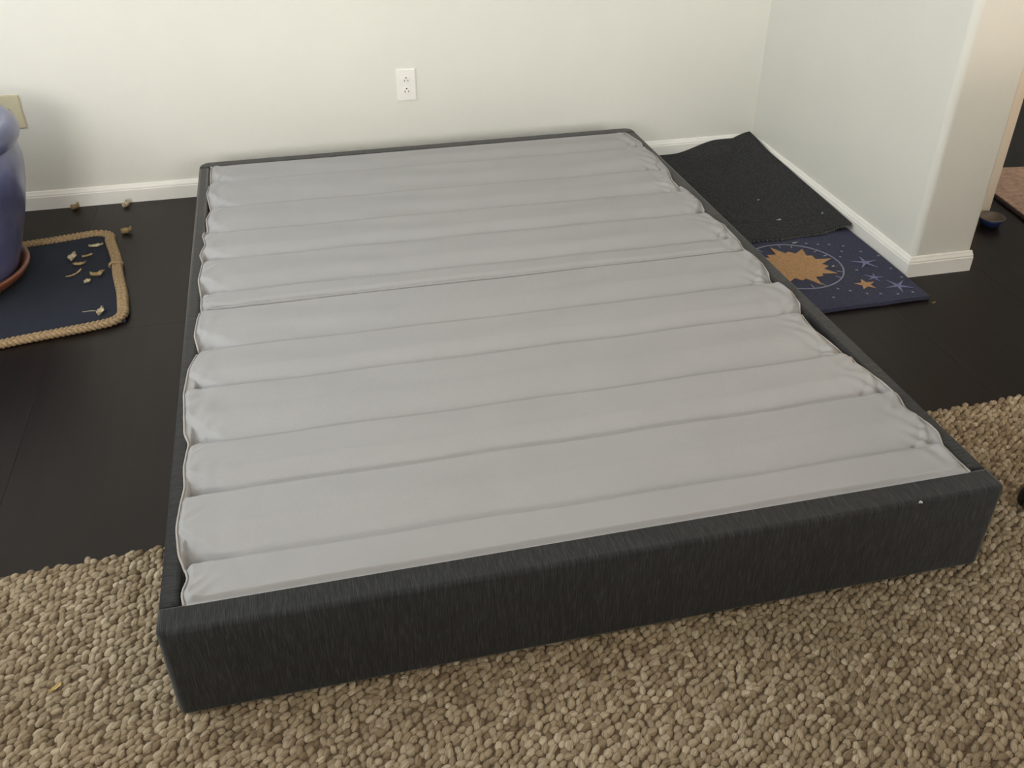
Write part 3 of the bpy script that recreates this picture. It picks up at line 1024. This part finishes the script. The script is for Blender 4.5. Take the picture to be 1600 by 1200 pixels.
for i, (x_, y_, rz, ln, wd, lb) in enumerate(lint):
    z_ = black_z(x_, y_) + 0.0085 if y_ > -0.84 else 0.0165
    if i == 5:
        z_ = 0.0002
    o = link('lint_fleck', leaf_mesh('lint_fleck', ln * 0.7, wd * 0.6, 0.5, i % 2 == 0, 40 + i), M['lint'] if i != 5 else M['leaf_tan'], None, (x_, y_, z_), (0, 0, rz), smooth=True)
    tag(o, lb, 'lint', 'stray lint flecks')
o = link('lint_fleck', leaf_mesh('lint_fleck', 0.008, 0.005, 0.6, True, 77), M['lint'], None, (0.601, -2.345, BH + 0.0008), (0, 0, 0.2))
tag(o, 'tiny white fleck on the charcoal foot rail of the bed base', 'lint', 'stray lint flecks')

# ------------------------------------------------------------------ next room: carpet and bowl
cp = tag(empty('hall_carpet', (2.0, -0.9, 0), -0.12), 'mauve-beige carpet on dark floor through the doorway', 'carpet')
link('carpet_field', box_mesh('carpet_field', (0.015, -0.7, 0.0005), (1.9, 0.48, 0.012), 0.003, 2), M['carpet'], cp)
link('carpet_binding', box_mesh('carpet_binding', (0.0, -0.7, 0.0005), (0.0148, 0.48, 0.010), 0.003, 2), M['carpet_edge'], cp)

bw = tag(empty('small_bowl', (1.866, -0.882, 0.0)), 'small dark blue bowl with pale rim by the door casing', 'bowl')
link('bowl_body', lathe_mesh('bowl_body', [(0.0, 0.0), (0.030, 0.0), (0.034, 0.003), (0.046, 0.022), (0.050, 0.034), (0.0485, 0.034), (0.044, 0.024), (0.032, 0.007), (0.0, 0.006)], 40), M['bowl_blue'], bw, smooth=True)
link('bowl_rim', lathe_mesh('bowl_rim', [(0.049 + 0.0026 * math.cos(a), 0.0345 + 0.0022 * math.sin(a)) for a in [2 * PI * i / 10 for i in range(10)]], 40, closed=True), M['bowl_inside'], bw, smooth=True)
link('bowl_lining', lathe_mesh('bowl_lining', [(0.047, 0.0335), (0.0435, 0.0248), (0.0315, 0.0078), (0.0, 0.0068)], 40), M['bowl_inside'], bw, smooth=True)

bw.scale = (0.86, 0.86, 0.9)

# ------------------------------------------------------------------ office chair at the right edge
RUGTOP = 0.0195
CHX, CHY = 1.292, -2.335
ch = tag(empty('office_chair', (CHX, CHY, RUGTOP)), 'black office chair at the right edge with one caster in view', 'office chair')
a0 = math.atan2(-2.222 - CHY, 0.997 - CHX)
SR = math.hypot(-2.222 - CHY, 0.997 - CHX)
sp_bm = None
for k in range(5):
    a = a0 + 2 * PI * k / 5
    c_, s_ = math.cos(a), math.sin(a)
    spk = tube_mesh('spoke', [[(0.03, 0, 0.105), (0.12, 0, 0.1), (0.22, 0, 0.085), (SR, 0, 0.074)]], [0.026, 0.022, 0.018, 0.015], 8)
    s_o = link('spoke', spk, M['black_plastic'], ch, (0, 0, 0), (0, 0, a), smooth=True)
    cs = link('caster', lathe_mesh('caster', [(0.0, 0.045), (0.011, 0.045), (0.014, 0.050), (0.014, 0.072), (0.006, 0.076), (0.0, 0.076)], 14), M['black_plastic'], ch, (SR * c_, SR * s_, 0), smooth=True)
    for sd in (-1, 1):
        wh = lathe_mesh('wheel', [(0.0, -0.008), (0.022, -0.008), (0.028, -0.006), (0.030, 0.0), (0.028, 0.006), (0.022, 0.008), (0.0, 0.008)], 24)
        link('wheel', wh, M['black_plastic'], cs, (0, sd * 0.0095, 0.030), (PI / 2, 0, 0), smooth=True)
    hood = lathe_mesh('caster_hood', [(0.031 * math.cos(t_), 0.031 * math.sin(t_)) for t_ in [PI * i / 12 - PI / 2 for i in range(13)]][6:], 20)
    link('hood', hood, M['black_plastic'], cs, (0, 0, 0.034), smooth=True)
link('gas_column', lathe_mesh('gas_column', [(0.0, 0.07), (0.034, 0.07), (0.034, 0.14), (0.028, 0.145), (0.028, 0.28), (0.018, 0.285), (0.018, 0.43), (0.0, 0.43)], 24), M['black_plastic'], ch, smooth=True)
link('seat', box_mesh('seat', (-0.25, -0.24, 0.43), (0.25, 0.25, 0.51), 0.035, 4), M['black_fabric'], ch, smooth=True)
link('backrest', box_mesh('backrest', (-0.23, -0.27, 0.60), (0.25, -0.21, 1.05), 0.028, 4), M['black_fabric'], ch, smooth=True)
link('back_support', tube_mesh('back_support', [[(0, -0.10, 0.425), (0, -0.26, 0.43), (0, -0.29, 0.50), (0, -0.283, 0.75)]], 0.018, 8), M['black_plastic'], ch, smooth=True)

# ------------------------------------------------------------------ unseen couch behind the viewer, added to block low window light
sf = tag(empty('added_sofa', (-0.45, -4.25, 0.0)), 'unseen charcoal couch behind the viewer, added to block low window light', 'added_sofa')
M['added_sofa'] = plain('added_sofa_fabric', lin(58, 56, 54), 0.9, 0.15, 0.1, 120, bump=0.4, bscale=500)  # dark, so little light bounces back onto the bed front
link('added_sofa_base', box_mesh('added_sofa_base', (-1.3, -0.40, 0.06), (1.3, 0.42, 0.30), 0.03, 3), M['added_sofa'], sf, smooth=False)
for dx in (-0.60, 0.60):
    link('seat_cushion', box_mesh('seat_cushion', (dx - 0.595, -0.40, 0.305), (dx + 0.595, 0.18, 0.44), 0.04, 4), M['added_sofa'], sf, smooth=True)
link('added_sofa_back', box_mesh('added_sofa_back', (-1.3, 0.19, 0.305), (1.3, 0.42, 0.99), 0.05, 4), M['added_sofa'], sf, smooth=True)
for dx in (-1.2, 1.2):
    link('armrest', box_mesh('armrest', (dx - 0.1, -0.40, 0.305), (dx + 0.1, 0.185, 0.62), 0.05, 4), M['added_sofa'], sf, smooth=True)
for dx in (-1.2, 1.2):
    for dy in (-0.32, 0.34):
        link('leg', box_mesh('leg', (dx - 0.03, dy - 0.03, 0.0), (dx + 0.03, dy + 0.03, 0.058), 0.004, 2), M['black_plastic'], sf)

# ------------------------------------------------------------------ unseen lamp and shelving, added to warm and shade the stub wall
fl = tag(empty('added_floor_lamp', (2.95, -2.45, 0.0)), 'unseen floor lamp on the right, added to warm the short wall', 'lamp')
link('lamp_base', lathe_mesh('lamp_base', [(0.0, 0.0), (0.14, 0.0), (0.14, 0.015), (0.12, 0.022), (0.0, 0.024)], 32), M['steel'], fl, smooth=True)
link('lamp_pole', lathe_mesh('lamp_pole', [(0.0, 0.022), (0.011, 0.022), (0.011, 1.60), (0.0, 1.60)], 16), M['steel'], fl, smooth=True)
k = NT('added_lamp_glow')
k.b.inputs['Base Color'].default_value = (1, 0.9, 0.75, 1)
k.b.inputs['Emission Color'].default_value = (1.0, 0.74, 0.50, 1)
k.b.inputs['Emission Strength'].default_value = 36.0  # added warm glow for the upper stub wall
link('lamp_shade', lathe_mesh('lamp_shade', [(0.15, 1.50), (0.12, 1.74), (0.118, 1.74), (0.148, 1.50)], 32, closed=True), k.m, fl, smooth=True)

bc = tag(empty('added_bookcase', (2.2, -1.85, 0.0)), 'unseen low white shelf unit on the right, added to shade the short wall', 'added_bookcase')  # added to keep the lamp off the low stub wall
for dx in (-0.45, 0.43):
    link('side_panel', box_mesh('side_panel', (dx, -0.15, 0.0), (dx + 0.02, 0.15, 0.98)), M['casing'], bc)
link('back_panel', box_mesh('back_panel', (-0.43, 0.138, 0.0), (0.43, 0.15, 0.98)), M['casing'], bc)
for dz in (0.04, 0.35, 0.66):
    link('shelf', box_mesh('shelf', (-0.43, -0.145, dz), (0.43, 0.137, dz + 0.02)), M['casing'], bc)
link('top_panel', box_mesh('top_panel', (-0.46, -0.16, 0.981), (0.46, 0.16, 1.005), 0.003, 2), M['casing'], bc)
